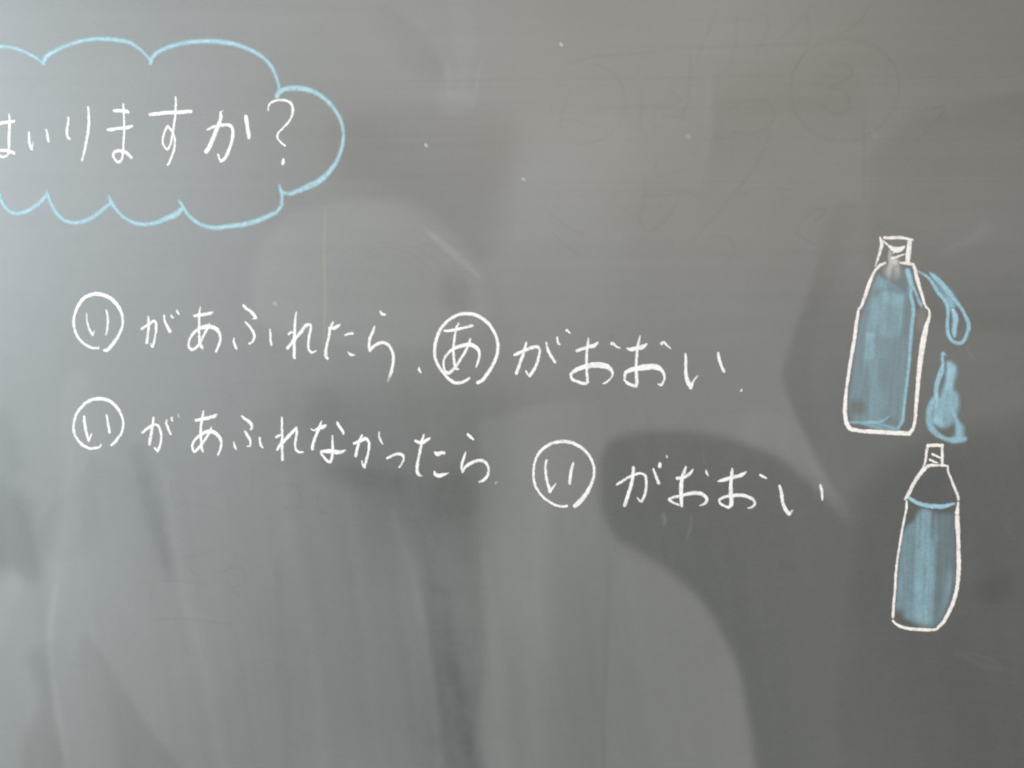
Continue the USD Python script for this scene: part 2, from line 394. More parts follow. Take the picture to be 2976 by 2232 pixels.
# writing that was rubbed out and only darkens the dust a little
GH = -0.031
for pts in ([(1575, 205), (1740, 250), (1850, 370), (1865, 500), (1800, 640), (1660, 740), (1480, 745), (1340, 650), (1285, 500), (1320, 350), (1430, 240), (1575, 205)],
            [(1500, 350), (1590, 345), (1620, 395), (1560, 440), (1490, 470), (1580, 490), (1605, 550), (1560, 610), (1500, 605), (1470, 570)],
            [(230, 340), (350, 400), (400, 540), (370, 660), (260, 750), (140, 770), (60, 700), (60, 600), (110, 490)],
            [(60, 640), (160, 650), (260, 680)], [(260, 575), (450, 570), (660, 568)], [(490, 480), (485, 600), (480, 700)], [(640, 480), (700, 540)], [(600, 620), (740, 640), (850, 700)],
            [(750, 300), (745, 450), (730, 560), (700, 640)], [(890, 60), (840, 180), (780, 330)], [(1000, 80), (990, 220), (950, 380)], [(1060, 120), (1120, 60), (1165, 100), (1150, 200), (1100, 290)],
            [(1380, 90), (1385, 200), (1330, 330), (1290, 400)], [(1400, 30), (1320, 130), (1240, 200)], [(1720, 20), (1660, 110), (1540, 190)],
            [(100, 340), (200, 310), (420, 290), (720, 260), (1080, 248), (1380, 235)], [(960, 580), (1060, 540), (1160, 545), (1195, 600), (1180, 670), (1100, 715), (980, 710)],
            [(1170, 730), (1120, 850), (1060, 940), (960, 1060), (860, 1180), (770, 1280)], [(500, 960), (510, 1060), (480, 1180), (520, 1240), (600, 1200), (690, 1060)], [(490, 1050), (620, 1050), (740, 1030), (800, 1060)],
            [(820, 1280), (900, 1260), (970, 1290), (980, 1350), (920, 1420)], [(0, 1140), (80, 1210), (180, 1260)], [(20, 1260), (100, 1330), (160, 1370)], [(1310, 1240), (1360, 1280), (1420, 1310)], [(1350, 1180), (1430, 1120), (1480, 1130), (1420, 1180)],
            [(1000, 1050), (1150, 1000), (1300, 1020)], [(2110, 600), (2020, 690), (1960, 760)], [(1890, 610), (2000, 590), (2110, 570)], [(1680, 640), (1680, 800), (1675, 1060)], [(570, 860), (560, 930), (720, 910)]):
    line([(p[0], p[1], 11) for p in pts], GH, 6, Z7)
for y_, a_ in ((247, -0.012), (415, -0.022), (455, -0.014), (580, -0.01), (750, -0.014), (975, -0.018)):
    line([(-900, y_ + 22, 7), (300, y_ + 4, 9), (1400, y_ - 4, 9), (2500, y_ - 2, 7)], a_, 4, Z7)
for y_ in (232, 258, 292, 318, 352, 380, 416, 500):
    line([(740, y_ + 4, 5), (900, y_, 7), (1060, y_ - 6, 5)], -0.010, 6)
for pts in ([(740, 420), (745, 500), (860, 520), (990, 540), (985, 490)], [(910, 400), (960, 390), (965, 440), (920, 470)], [(1090, 360), (1090, 470)], [(1180, 440), (1280, 440), (1290, 530), (1240, 545), (1200, 500)],
            [(1380, 470), (1370, 540), (1430, 570)], [(780, 750), (900, 735)], [(830, 740), (820, 800), (860, 830)], [(1020, 720), (1000, 790), (940, 820)], [(950, 810), (1050, 800), (1060, 850), (1000, 890), (1040, 920)],
            [(600, 860), (760, 850), (900, 870)], [(660, 880), (650, 960)], [(640, 1020), (800, 1015), (1000, 1040)], [(860, 1060), (880, 1180)], [(1510, 770), (1520, 830)]):
    line([(p[0], p[1], 7) for p in pts], -0.026, 4, Z4)
# uneven rubbing: long soft strokes, level in the upper part, upright in the lower part
low = sstep(700, 1500, Y)
hstreak = fbm(X / 900, Y / 26 + X / 3000, 4, 11) - 0.5
vstreak = fbm(X / 60 - Y / 420, Y / 1300, 4, 17) - 0.5
dust += 0.026 * hstreak * (1 - low) + 0.05 * vstreak * low * (1 - 0.6 * sstep(1700, 2400, X))
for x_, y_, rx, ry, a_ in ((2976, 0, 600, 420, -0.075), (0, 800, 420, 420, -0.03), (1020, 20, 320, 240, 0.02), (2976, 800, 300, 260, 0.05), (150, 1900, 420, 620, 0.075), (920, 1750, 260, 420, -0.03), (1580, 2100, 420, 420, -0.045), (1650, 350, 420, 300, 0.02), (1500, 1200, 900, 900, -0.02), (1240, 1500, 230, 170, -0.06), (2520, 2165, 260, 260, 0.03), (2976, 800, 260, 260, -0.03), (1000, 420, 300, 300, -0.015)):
    dust += a_ * np.exp(-((X - x_) / rx) ** 2 - ((Y - y_) / ry) ** 2)  # broad dust patches that also take up brightness the lamps leave unmatched
dust += 0.05 * (fbm(X / 420, Y / 420, 4, 23) - 0.5)
dust += 0.016 * (fbm(X / 16, Y / 16, 3, 29) - 0.5)
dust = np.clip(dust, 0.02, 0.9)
# the sheet goes on beyond what the photograph shows
ex = np.concatenate([np.linspace(-3400, -150, 40), gx, np.linspace(3130, 6400, 40)])
ey = np.concatenate([np.linspace(-460, -150, 8), gy, np.linspace(2380, 2700, 8)])
EX, EY = np.meshgrid(ex, ey)
ix = np.clip(np.searchsorted(gx, ex), 0, len(gx) - 1); iy = np.clip(np.searchsorted(gy, ey), 0, len(gy) - 1)
out = np.maximum(np.maximum(-95 - EX, EX - 3071), np.maximum(-95 - EY, EY - 2327))
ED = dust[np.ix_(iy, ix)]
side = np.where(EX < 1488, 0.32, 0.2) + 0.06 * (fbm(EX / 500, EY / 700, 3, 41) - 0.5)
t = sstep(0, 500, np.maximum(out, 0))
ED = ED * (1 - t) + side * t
H, W = EX.shape
v = np.stack([wx(EX.ravel()), np.zeros(EX.size), wz(EY.ravel())], 1)
idx = np.arange(H * W).reshape(H, W)
a, b, c, d = idx[:-1, :-1].ravel(), idx[:-1, 1:].ravel(), idx[1:, 1:].ravel(), idx[1:, :-1].ravel()
f = np.vstack([np.stack([a, d, c], 1), np.stack([a, c, b], 1)])
board = thing('chalkboard', 'dusty dark grey chalkboard with eraser smears, behind all the chalk writing', 'chalkboard')
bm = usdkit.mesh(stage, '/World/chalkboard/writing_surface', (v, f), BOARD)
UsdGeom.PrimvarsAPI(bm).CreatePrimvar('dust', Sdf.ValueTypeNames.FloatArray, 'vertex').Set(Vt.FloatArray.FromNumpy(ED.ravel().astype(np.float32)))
import trimesh
bk = trimesh.creation.box((wx(6400) - wx(-3400), 0.018, wz(-460) - wz(2700)))
bk.apply_translation(((wx(6400) + wx(-3400)) / 2, 0.012, (wz(-460) + wz(2700)) / 2))
usdkit.mesh(stage, '/World/chalkboard/backing_panel', bk, BACK)

# ------------------------------------------------------------------ chalk marks
# each table: window of the photograph it was measured in (x, y, zoom) and strokes through (x, y, width); a doubled point is a corner
A = (0, 280, 7.373); B = (280, 280, 7.373); C = (580, 270, 7.373)
S4 = 5.53
R1 = (200, 840, S4); R2 = (520, 850, S4); R3 = (900, 860, S4); R4 = (1220, 880, S4); R5 = (1460, 900, S4); R6 = (1800, 900, S4)
L1 = (200, 1130, S4); L2 = (520, 1150, S4); L3 = (880, 1180, S4); L4 = (1140, 1200, S4); L5 = (1500, 1240, S4); L6 = (1740, 1280, S4); L7 = (2060, 1280, S4)


def mark(name, label, category, group, reg, parts, mat=None, soft=2.2, grow=0.0):
    P = [(n, to_px(reg, pts), kw) for n, pts, kw in [(q + ({},))[:3] for q in parts]]
    allp = np.vstack([np.array(p) for _, p, _ in P])
    at = (float(wx(allp[:, 0].mean())), 0.0, float(wz(allp[:, 1].max())))
    t = thing(name, label, category, group, at)
    for n, pts, kw in P:
        stroke(t, n, pts, kw.pop('mat', mat or WHITE), soft=kw.pop('soft', soft), grow=grow - 0.9, **kw)
    return t


G0 = 'white characters written inside the blue cloud'
G1 = 'white characters of the upper sentence'
G2 = 'white characters of the lower sentence'
s = 'stroke'
CH = 'chalk_character'
mark(CH, 'white chalk character "ha" cut off by the left edge, first in the blue cloud', 'character', G0, A, [
    (s, [(-190, 420, 40), (-215, 700, 55), (-205, 1000, 55), (-170, 1180, 45)]),
    (s, [(-90, 605, 60), (0, 580, 70), (180, 550, 70), (300, 535, 60)]),
    (s, [(190, 390, 35), (205, 480, 55), (205, 700, 62), (195, 900, 62), (192, 1100, 62), (185, 1230, 55), (120, 1285, 50), (50, 1300, 60), (-10, 1270, 60), (-50, 1220, 60), (-20, 1168, 60), (100, 1162, 70), (200, 1175, 75), (300, 1215, 70)])])
mark(CH, 'small white chalk character "i" of two short ticks, beside the cut-off character in the cloud', 'character', G0, A, [
    (s, [(625, 775, 40), (622, 850, 52), (628, 950, 58), (648, 1050, 68), (680, 1130, 62), (680, 1130, 50), (700, 1040, 36), (715, 970, 26)]),
    (s, [(995, 710, 35), (1018, 800, 48), (1030, 900, 60), (1045, 970, 50)])])
mark(CH, 'white chalk character "ri" with a long curved right stroke, in the cloud', 'character', G0, A, [
    (s, [(1465, 450, 40), (1465, 560, 55), (1442, 700, 60), (1440, 820, 65), (1455, 880, 65), (1500, 915, 50)]),
    (s, [(1890, 235, 40), (1900, 350, 55), (1905, 550, 60), (1890, 750, 62), (1855, 950, 62), (1810, 1180, 58), (1760, 1370, 45)])])
mark(CH, 'white chalk character "ma" with two bars and a bottom loop, in the cloud', 'character', G0, B, [
    (s, [(380, 308, 65), (480, 310, 75), (600, 312, 75), (660, 325, 75), (690, 345, 60)]),
    (s, [(250, 710, 60), (300, 712, 75), (450, 690, 75), (600, 678, 75), (720, 655, 75), (765, 635, 50)]),
    (s, [(578, 155, 40), (585, 250, 50), (592, 450, 50), (600, 680, 50), (595, 850, 50), (580, 1050, 52), (572, 1180, 58), (560, 1300, 52), (530, 1375, 58), (480, 1410, 68), (430, 1390, 60), (385, 1330, 55), (362, 1260, 55), (385, 1195, 65), (450, 1170, 70), (540, 1170, 75), (620, 1195, 75), (700, 1255, 72), (750, 1315, 60)])])
mark(CH, 'white chalk character "su" with one long bar and a looped stem, in the cloud', 'character', G0, B, [
    (s, [(1150, 390, 70), (1300, 375, 80), (1500, 352, 85), (1700, 345, 88), (1900, 335, 85), (2030, 322, 75)]),
    (s, [(1700, 10, 40), (1705, 150, 52), (1698, 300, 50), (1690, 450, 50), (1665, 620, 50), (1645, 760, 55), (1620, 900, 50), (1580, 1050, 48), (1525, 1140, 55), (1460, 1080, 48), (1425, 1000, 50), (1422, 920, 50), (1445, 830, 50), (1490, 710, 55), (1530, 640, 55), (1530, 640, 50), (1580, 690, 55), (1640, 780, 58), (1680, 900, 50), (1685, 1020, 50), (1670, 1130, 50), (1630, 1260, 52), (1580, 1380, 50), (1542, 1460, 55)])])
mark(CH, 'thick white chalk character "ka" next to the question mark, in the cloud', 'character', G0, C, [
    (s, [(175, 785, 55), (260, 745, 60), (400, 700, 65), (540, 685, 75), (645, 695, 75), (700, 750, 75), (718, 860, 75), (700, 1000, 70), (660, 1150, 70), (600, 1290, 75), (530, 1420, 78), (460, 1460, 75), (460, 1460, 65), (430, 1410, 50), (400, 1320, 45)]),
    (s, [(500, 382, 25), (450, 415, 50), (450, 415, 55), (462, 500, 75), (430, 620, 80), (370, 780, 85), (280, 1000, 90), (200, 1170, 95), (145, 1260, 92)]),
    (s, [(992, 505, 75), (1002, 560, 90), (1020, 680, 85), (1038, 800, 88), (1055, 900, 90), (1058, 955, 78)])])
mark('question_mark', 'white chalk question mark touching the blue cloud line', 'question mark', None, C, [
    ('hook', [(1472, 375, 35), (1475, 300, 45), (1510, 230, 45), (1600, 175, 50), (1750, 155, 60), (1880, 175, 60), (1960, 230, 65), (2000, 330, 65), (1995, 430, 60), (1950, 560, 50), (1860, 680, 50), (1740, 800, 45), (1675, 880, 48), (1662, 930, 50), (1700, 1010, 45), (1770, 1080, 45), (1830, 1130, 50)]),
    ('dot', [(1795, 1435, 60), (1790, 1490, 78), (1785, 1535, 45)])])

P1 = (0, 80, 4.424); P3 = (0, 340, 4.424); P4 = (500, 340, 4.424)


def conv(reg, pts): return to_px(reg, pts)


cl = thing('cloud_outline', 'light blue chalk cloud outline with scalloped edge around the top writing', 'cloud drawing', None, (float(wx(480)), 0.0, float(wz(670))))
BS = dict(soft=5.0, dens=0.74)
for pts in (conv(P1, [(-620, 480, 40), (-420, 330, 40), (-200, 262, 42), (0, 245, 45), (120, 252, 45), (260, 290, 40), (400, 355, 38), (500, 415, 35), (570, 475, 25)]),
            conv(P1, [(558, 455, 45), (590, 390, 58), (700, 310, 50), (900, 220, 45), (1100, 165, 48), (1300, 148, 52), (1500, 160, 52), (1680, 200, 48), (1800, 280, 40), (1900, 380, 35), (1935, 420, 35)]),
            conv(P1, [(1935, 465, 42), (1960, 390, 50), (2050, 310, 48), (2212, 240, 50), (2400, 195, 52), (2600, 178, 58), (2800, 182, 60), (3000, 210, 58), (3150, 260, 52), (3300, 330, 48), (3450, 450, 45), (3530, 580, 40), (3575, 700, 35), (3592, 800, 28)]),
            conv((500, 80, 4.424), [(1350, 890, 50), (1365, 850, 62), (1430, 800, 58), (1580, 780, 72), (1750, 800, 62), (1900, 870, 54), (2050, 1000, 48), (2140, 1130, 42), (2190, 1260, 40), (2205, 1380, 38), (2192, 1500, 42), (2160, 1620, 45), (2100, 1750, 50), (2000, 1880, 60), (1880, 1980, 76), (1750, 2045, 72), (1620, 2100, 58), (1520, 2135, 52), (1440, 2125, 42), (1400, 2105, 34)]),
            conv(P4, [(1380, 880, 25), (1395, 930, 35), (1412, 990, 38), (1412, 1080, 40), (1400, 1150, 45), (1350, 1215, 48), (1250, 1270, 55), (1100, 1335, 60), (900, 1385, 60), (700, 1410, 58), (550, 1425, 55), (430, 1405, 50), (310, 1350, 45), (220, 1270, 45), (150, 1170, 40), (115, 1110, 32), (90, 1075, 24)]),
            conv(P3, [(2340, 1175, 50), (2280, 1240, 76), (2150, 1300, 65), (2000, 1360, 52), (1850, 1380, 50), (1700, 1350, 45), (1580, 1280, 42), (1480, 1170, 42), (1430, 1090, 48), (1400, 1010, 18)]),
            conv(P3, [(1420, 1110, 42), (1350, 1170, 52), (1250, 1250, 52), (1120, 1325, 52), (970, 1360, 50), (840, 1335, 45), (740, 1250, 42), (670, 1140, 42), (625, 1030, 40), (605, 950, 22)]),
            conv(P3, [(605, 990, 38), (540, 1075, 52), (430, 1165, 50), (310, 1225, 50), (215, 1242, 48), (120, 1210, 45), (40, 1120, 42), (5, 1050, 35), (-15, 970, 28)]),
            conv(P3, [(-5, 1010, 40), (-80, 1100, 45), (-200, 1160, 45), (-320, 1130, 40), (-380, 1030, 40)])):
    stroke(cl, 'scallop', pts, FLARED_BLUE, **BS)

# upper sentence
mark('circled_character', 'white ringed character "i" starting the upper sentence, under the cloud', 'circled character', 'white ringed characters', R1, [
    ('ring', [(478, 950, 40), (380, 945, 45), (280, 900, 45), (190, 825, 45), (125, 730, 45), (90, 620, 45), (80, 510, 45), (105, 390, 45), (165, 250, 58), (240, 150, 60), (350, 95, 62), (470, 80, 65), (570, 100, 65), (690, 165, 65), (790, 270, 60), (850, 390, 50), (870, 510, 45), (860, 610, 45), (815, 720, 50), (740, 840, 55), (660, 940, 58), (620, 980, 58), (578, 985, 52)]),
    (s, [(285, 395, 30), (290, 480, 32), (310, 580, 35), (340, 670, 45), (385, 735, 52), (385, 735, 45), (395, 715, 38), (410, 675, 24)], dict(dens=0.85)),
    (s, [(605, 345, 38), (625, 430, 40), (630, 520, 42), (620, 630, 40), (598, 735, 30)], dict(dens=0.88))])
mark(CH, 'small white chalk character "ga" beside the upper left ringed character', 'character', G1, R1, [
    (s, [(1172, 640, 42), (1220, 610, 45), (1300, 560, 48), (1380, 515, 45), (1400, 560, 45), (1405, 640, 45), (1390, 750, 42), (1370, 850, 42), (1345, 925, 42), (1345, 925, 38), (1330, 910, 32), (1318, 875, 22)]),
    (s, [(1278, 440, 30), (1285, 530, 42), (1285, 620, 45), (1270, 740, 45), (1252, 865, 45)]),
    (s, [(1535, 430, 35), (1535, 490, 40), (1570, 570, 48), (1625, 680, 55)]),
    ('dot', [(1648, 415, 30), (1655, 445, 40), (1672, 455, 35)]), ('dot', [(1735, 350, 35), (1750, 375, 40), (1775, 405, 26)])])
mark(CH, 'white chalk character "a" with a big loop, unringed, in the upper sentence', 'character', G1, R2, [
    (s, [(245, 375, 45), (330, 365, 58), (430, 350, 58), (500, 335, 52), (545, 315, 32)]),
    (s, [(345, 235, 22), (330, 330, 40), (325, 450, 42), (325, 600, 42), (330, 720, 42), (345, 830, 48), (375, 895, 45)]),
    (s, [(490, 500, 28), (460, 570, 40), (400, 690, 42), (340, 810, 45), (280, 880, 48), (210, 920, 48), (165, 880, 42), (160, 810, 40), (185, 730, 42), (250, 640, 48), (340, 580, 55), (430, 550, 68), (510, 550, 75), (590, 580, 72), (645, 640, 58), (668, 730, 45), (655, 810, 42), (625, 890, 42), (597, 945, 45)])])
mark(CH, 'white chalk character "fu" of four separate strokes, in the upper sentence', 'character', G1, R2, [
    (s, [(1035, 205, 35), (1060, 235, 48), (1150, 305, 52), (1215, 365, 55), (1240, 412, 45), (1240, 412, 35), (1190, 425, 18)]),
    (s, [(1070, 480, 35), (1130, 540, 45), (1190, 630, 48), (1215, 700, 42), (1200, 765, 42), (1165, 810, 38), (1132, 823, 35)]),
    (s, [(885, 740, 32), (885, 800, 40), (905, 860, 42), (930, 905, 32)]),
    (s, [(1465, 595, 30), (1472, 680, 40), (1472, 760, 40), (1488, 842, 40)])])
mark(CH, 'white chalk character "re" with a tall stem and hooked tail, in the upper sentence', 'character', G1, R2, [
    (s, [(1890, 305, 18), (1875, 400, 38), (1865, 520, 45), (1860, 700, 48), (1855, 850, 50), (1855, 1050, 50)]),
    (s, [(1768, 668, 45), (1800, 640, 40), (1845, 640, 35), (1862, 690, 42), (1840, 770, 52), (1745, 895, 48), (1745, 895, 48), (1850, 770, 52), (1960, 640, 56), (2070, 520, 56), (2110, 520, 48), (2115, 580, 45), (2095, 700, 42), (2080, 830, 42), (2090, 920, 42), (2140, 965, 40), (2200, 940, 22)])])
mark(CH, 'white chalk character "ta" standing on the faint upright line, in the upper sentence', 'character', G1, R3, [
    (s, [(375, 425, 35), (340, 500, 45), (310, 650, 45), (275, 800, 45), (260, 900, 50), (265, 980, 52), (285, 1005, 48)]),
    (s, [(325, 520, 52), (400, 515, 58), (450, 490, 56), (483, 462, 35)]),
    (s, [(572, 635, 30), (620, 610, 46), (688, 602, 42)]), (s, [(620, 905, 24), (645, 935, 40), (690, 950, 40), (718, 946, 22)])])
mark(CH, 'white chalk character "ra" with a long hooked tail, before the comma in the upper sentence', 'character', G1, R3, [
    (s, [(1135, 252, 35), (1160, 288, 48), (1208, 304, 32)]),
    (s, [(1040, 490, 28), (1020, 570, 42), (975, 660, 50), (955, 780, 45), (965, 885, 38), (965, 885, 35), (990, 850, 48), (1060, 790, 54), (1160, 750, 56), (1240, 770, 54), (1310, 850, 50), (1345, 980, 48), (1335, 1120, 50), (1300, 1260, 55), (1258, 1365, 40)], dict(fade=(0, 0.12)))])
mark('comma_mark', 'small white chalk comma left of the ringed "a"', 'comma', None, R3, [(s, [(1757, 1155, 28), (1762, 1195, 46), (1788, 1232, 24)])])
mark('circled_character', 'large white ringed character "a" in the middle of the upper sentence', 'circled character', 'white ringed characters', R4, [
    ('ring', [(800, 1205, 30), (740, 1250, 42), (660, 1280, 48), (560, 1285, 55), (500, 1250, 54), (400, 1150, 50), (300, 1010, 52), (245, 880, 55), (240, 760, 55), (270, 580, 55), (320, 450, 50), (410, 330, 50), (530, 235, 50), (650, 185, 54), (740, 175, 58), (850, 185, 60), (980, 235, 60), (1090, 320, 58), (1180, 440, 52), (1240, 580, 52), (1258, 700, 55), (1240, 840, 55), (1180, 990, 55), (1080, 1150, 58), (1000, 1250, 60), (935, 1283, 58)]),
    (s, [(402, 452, 40), (500, 445, 48), (600, 425, 50), (740, 395, 46), (848, 366, 46)]),
    (s, [(625, 335, 32), (590, 400, 40), (570, 500, 42), (550, 650, 42), (540, 780, 45), (550, 900, 48), (565, 1010, 50), (590, 1058, 48), (622, 1065, 32)]),
    (s, [(815, 582, 32), (790, 650, 40), (740, 770, 45), (660, 900, 42), (590, 1010, 45), (520, 1090, 52), (455, 1130, 58), (400, 1080, 42), (383, 990, 38), (395, 900, 40), (440, 830, 45), (530, 750, 50), (640, 700, 58), (760, 675, 68), (850, 685, 72), (920, 730, 66), (955, 800, 48), (955, 880, 42), (930, 970, 42), (905, 1028, 30)])])
mark(CH, 'white chalk character "ga" right of the large ringed "a"', 'character', G1, R5, [
    (s, [(202, 725, 55), (300, 680, 56), (420, 630, 60), (520, 600, 54), (578, 602, 52), (600, 660, 42), (590, 740, 45), (560, 850, 48), (510, 960, 52), (440, 1062, 56), (440, 1062, 50), (410, 1040, 40), (378, 985, 24)]),
    (s, [(382, 530, 35), (360, 620, 48), (330, 730, 52), (280, 870, 52), (227, 1018, 58)]),
    (s, [(705, 525, 22), (725, 620, 44), (775, 730, 50), (848, 845, 46)]),
    ('dot', [(882, 448, 28), (890, 510, 42), (912, 552, 34), (935, 545, 18)]), ('dot', [(1035, 335, 48), (1060, 350, 38), (1085, 380, 22)])])
OBIG = dict(soft=2.6)
mark(CH, 'white chalk character "o" with a broad swept loop, left one of the upper pair', 'character', G1, R5, [
    (s, [(1198, 662, 50), (1290, 630, 58), (1400, 595, 62), (1485, 572, 66), (1533, 528, 32)]),
    (s, [(1385, 455, 28), (1375, 550, 45), (1358, 700, 45), (1352, 850, 45), (1358, 1000, 45), (1370, 1165, 48), (1370, 1165, 48), (1340, 1185, 52), (1220, 1160, 50), (1120, 1112, 50), (1098, 1040, 45), (1098, 1040, 45), (1140, 1000, 58), (1280, 930, 74), (1450, 892, 92), (1580, 892, 100), (1690, 922, 86), (1758, 985, 54), (1772, 1040, 40), (1735, 1110, 35), (1660, 1172, 35), (1615, 1190, 22)]),
    (s, [(1765, 545, 62), (1800, 565, 48), (1845, 600, 32), (1890, 620, 20)])])
mark(CH, 'white chalk character "o" with a kinked loop end, right one of the upper pair', 'character', G1, R6, [
    (s, [(125, 622, 28), (165, 640, 60), (280, 618, 72), (390, 592, 70), (438, 552, 28)]),
    (s, [(335, 420, 22), (310, 520, 42), (288, 650, 45), (275, 800, 48), (272, 1000, 55), (280, 1150, 58), (270, 1225, 58), (270, 1225, 52), (230, 1222, 52), (130, 1178, 52), (78, 1132, 36), (78, 1132, 36), (90, 1060, 48), (105, 1005, 55), (105, 1005, 55), (180, 970, 74), (300, 942, 92), (450, 922, 100), (570, 918, 96), (660, 955, 76), (710, 1020, 50), (725, 1100, 38), (705, 1160, 38), (665, 1215, 36), (632, 1195, 30)]),
    (s, [(680, 545, 52), (708, 522, 42), (760, 570, 42), (822, 622, 28)])])
mark(CH, 'white chalk character "i" with an upward flick, ending the upper sentence', 'character', G1, R6, [
    (s, [(1062, 715, 40), (1070, 800, 50), (1068, 920, 52), (1075, 1060, 64), (1110, 1180, 72), (1150, 1255, 60), (1150, 1255, 55), (1170, 1190, 46), (1210, 1120, 30), (1260, 1060, 18)]),
    (s, [(1590, 700, 45), (1605, 790, 50), (1640, 900, 52), (1685, 995, 52)])])
mark('period_mark', 'tiny white chalk full stop after the upper sentence', 'full stop', None, R6, [(s, [(1952, 1313, 22), (1965, 1295, 32), (1980, 1272, 14)], dict(dens=0.8))])

# lower sentence
mark('circled_character', 'white ringed character "i" starting the lower sentence', 'circled character', 'white ringed characters', L1, [
    ('ring', [(520, 895, 24), (500, 930, 40), (440, 950, 45), (360, 960, 48), (260, 925, 48), (170, 850, 45), (105, 750, 42), (78, 640, 42), (90, 520, 42), (130, 400, 45), (210, 290, 50), (310, 205, 54), (420, 165, 58), (520, 160, 60), (630, 185, 58), (740, 260, 55), (820, 370, 50), (868, 490, 42), (878, 600, 40), (855, 690, 42), (800, 780, 48), (740, 860, 50), (688, 902, 42)]),
    (s, [(247, 445, 40), (255, 540, 48), (275, 670, 48), (320, 832, 42), (320, 832, 40), (335, 790, 34), (370, 720, 24)]),
    (s, [(610, 422, 30), (630, 550, 42), (655, 695, 48)])])
mark(CH, 'small white chalk character "ga" beside the lower left ringed character', 'character', G2, L1, [
    (s, [(1188, 702, 42), (1260, 640, 48), (1340, 590, 46), (1390, 570, 42), (1440, 600, 42), (1475, 680, 42), (1488, 780, 42), (1475, 890, 42), (1430, 1002, 42), (1430, 1002, 40), (1400, 980, 36), (1378, 945, 22)]),
    (s, [(1362, 462, 38), (1345, 600, 46), (1325, 720, 50), (1297, 888, 52)]),
    (s, [(1575, 500, 26), (1568, 550, 38), (1600, 630, 42), (1635, 728, 36)]),
    ('dot', [(1665, 460, 28), (1650, 485, 34), (1665, 510, 28)]), ('dot', [(1755, 415, 28), (1770, 455, 24)], dict(dens=0.55))])
mark(CH, 'white chalk character "a" with a big loop, in the lower sentence', 'character', G2, L2, [
    (s, [(275, 395, 48), (360, 380, 58), (480, 355, 62), (570, 328, 56), (610, 298, 28)]),
    (s, [(395, 248, 28), (380, 340, 48), (358, 450, 45), (352, 600, 45), (360, 720, 45), (365, 830, 46), (385, 898, 40)]),
    (s, [(522, 510, 22), (500, 570, 40), (430, 690, 42), (360, 790, 45), (300, 860, 48), (250, 902, 46), (222, 850, 42), (218, 790, 40), (250, 720, 42), (320, 650, 50), (420, 590, 62), (520, 575, 70), (600, 610, 64), (660, 680, 52), (682, 770, 42), (670, 850, 38), (627, 955, 30)])])
mark(CH, 'white chalk character "fu" of four separate strokes, in the lower sentence', 'character', G2, L2, [
    (s, [(1014, 332, 34), (1060, 370, 45), (1130, 420, 58), (1168, 470, 52), (1172, 520, 40), (1158, 542, 34)]),
    (s, [(1065, 575, 34), (1090, 620, 46), (1140, 700, 45), (1155, 760, 35), (1140, 805, 38), (1097, 815, 26)]),
    (s, [(882, 752, 26), (895, 810, 38), (925, 862, 28)]), (s, [(1300, 672, 30), (1305, 740, 40), (1320, 800, 42), (1350, 833, 26)])])
mark(CH, 'white chalk character "re" with a tall stem and flat tail, in the lower sentence', 'character', G2, L2, [
    (s, [(1655, 350, 32), (1655, 470, 38), (1660, 620, 42), (1660, 800, 42), (1662, 950, 45), (1665, 1028, 45)]),
    (s, [(1563, 668, 40), (1600, 645, 42), (1648, 622, 28)]),
    (s, [(1655, 715, 34), (1620, 800, 48), (1580, 870, 36), (1580, 870, 36), (1620, 810, 46), (1700, 715, 56), (1800, 612, 52), (1890, 515, 42), (1890, 515, 42), (1897, 590, 42), (1880, 700, 40), (1870, 800, 40), (1890, 880, 45), (1940, 910, 42), (1993, 905, 26)])])
mark(CH, 'white chalk character "na" with a small triangular loop, in the lower sentence', 'character', G2, L3, [
    (s, [(300, 248, 32), (270, 330, 52), (225, 450, 50), (180, 560, 50), (155, 650, 48), (158, 695, 46)]),
    (s, [(140, 372, 28), (172, 393, 30), (240, 365, 50), (320, 340, 60), (368, 312, 42)]),
    (s, [(555, 268, 42), (600, 340, 48), (645, 410, 48), (655, 446, 36)]),
    (s, [(478, 478, 24), (478, 560, 40), (482, 680, 42), (475, 790, 45), (450, 900, 48), (450, 900, 48), (420, 898, 46), (350, 830, 42), (305, 780, 42), (302, 730, 45), (302, 730, 45), (400, 725, 70), (500, 735, 76), (590, 742, 66), (650, 725, 38), (685, 710, 18)])])
mark(CH, 'white chalk character "ka" without voicing dots, in the lower sentence', 'character', G2, L3, [
    (s, [(827, 600, 45), (880, 580, 45), (960, 545, 58), (1020, 525, 58), (1060, 570, 45), (1062, 680, 42), (1045, 780, 42), (1015, 890, 45), (990, 982, 40), (990, 982, 40), (965, 940, 38), (950, 885, 24)]),
    (s, [(955, 468, 28), (915, 550, 45), (885, 650, 48), (860, 750, 48), (852, 802, 46)]),
    (s, [(1225, 422, 26), (1228, 490, 38), (1250, 550, 38), (1282, 610, 22)], dict(dens=0.9))])
mark(CH, 'small white chalk character "tsu", a single arched stroke in the lower sentence', 'character', G2, L3, [
    (s, [(1360, 838, 38), (1430, 800, 42), (1540, 770, 50), (1605, 792, 48), (1622, 850, 38), (1600, 910, 32), (1547, 988, 28)])])
mark(CH, 'white chalk character "ta" with a bowl-shaped bar, in the lower sentence', 'character', G2, L4, [
    (s, [(508, 352, 30), (480, 450, 42), (450, 600, 45), (415, 760, 48), (400, 880, 54), (405, 960, 54), (440, 1000, 48), (474, 1010, 26)]),
    (s, [(374, 450, 44), (430, 474, 54), (490, 474, 62), (550, 440, 56), (594, 412, 42)]),
    (s, [(685, 632, 28), (722, 662, 72), (780, 645, 62), (832, 640, 56)]), (s, [(678, 942, 28), (695, 985, 58), (745, 1008, 70), (820, 990, 46), (905, 965, 18)])])
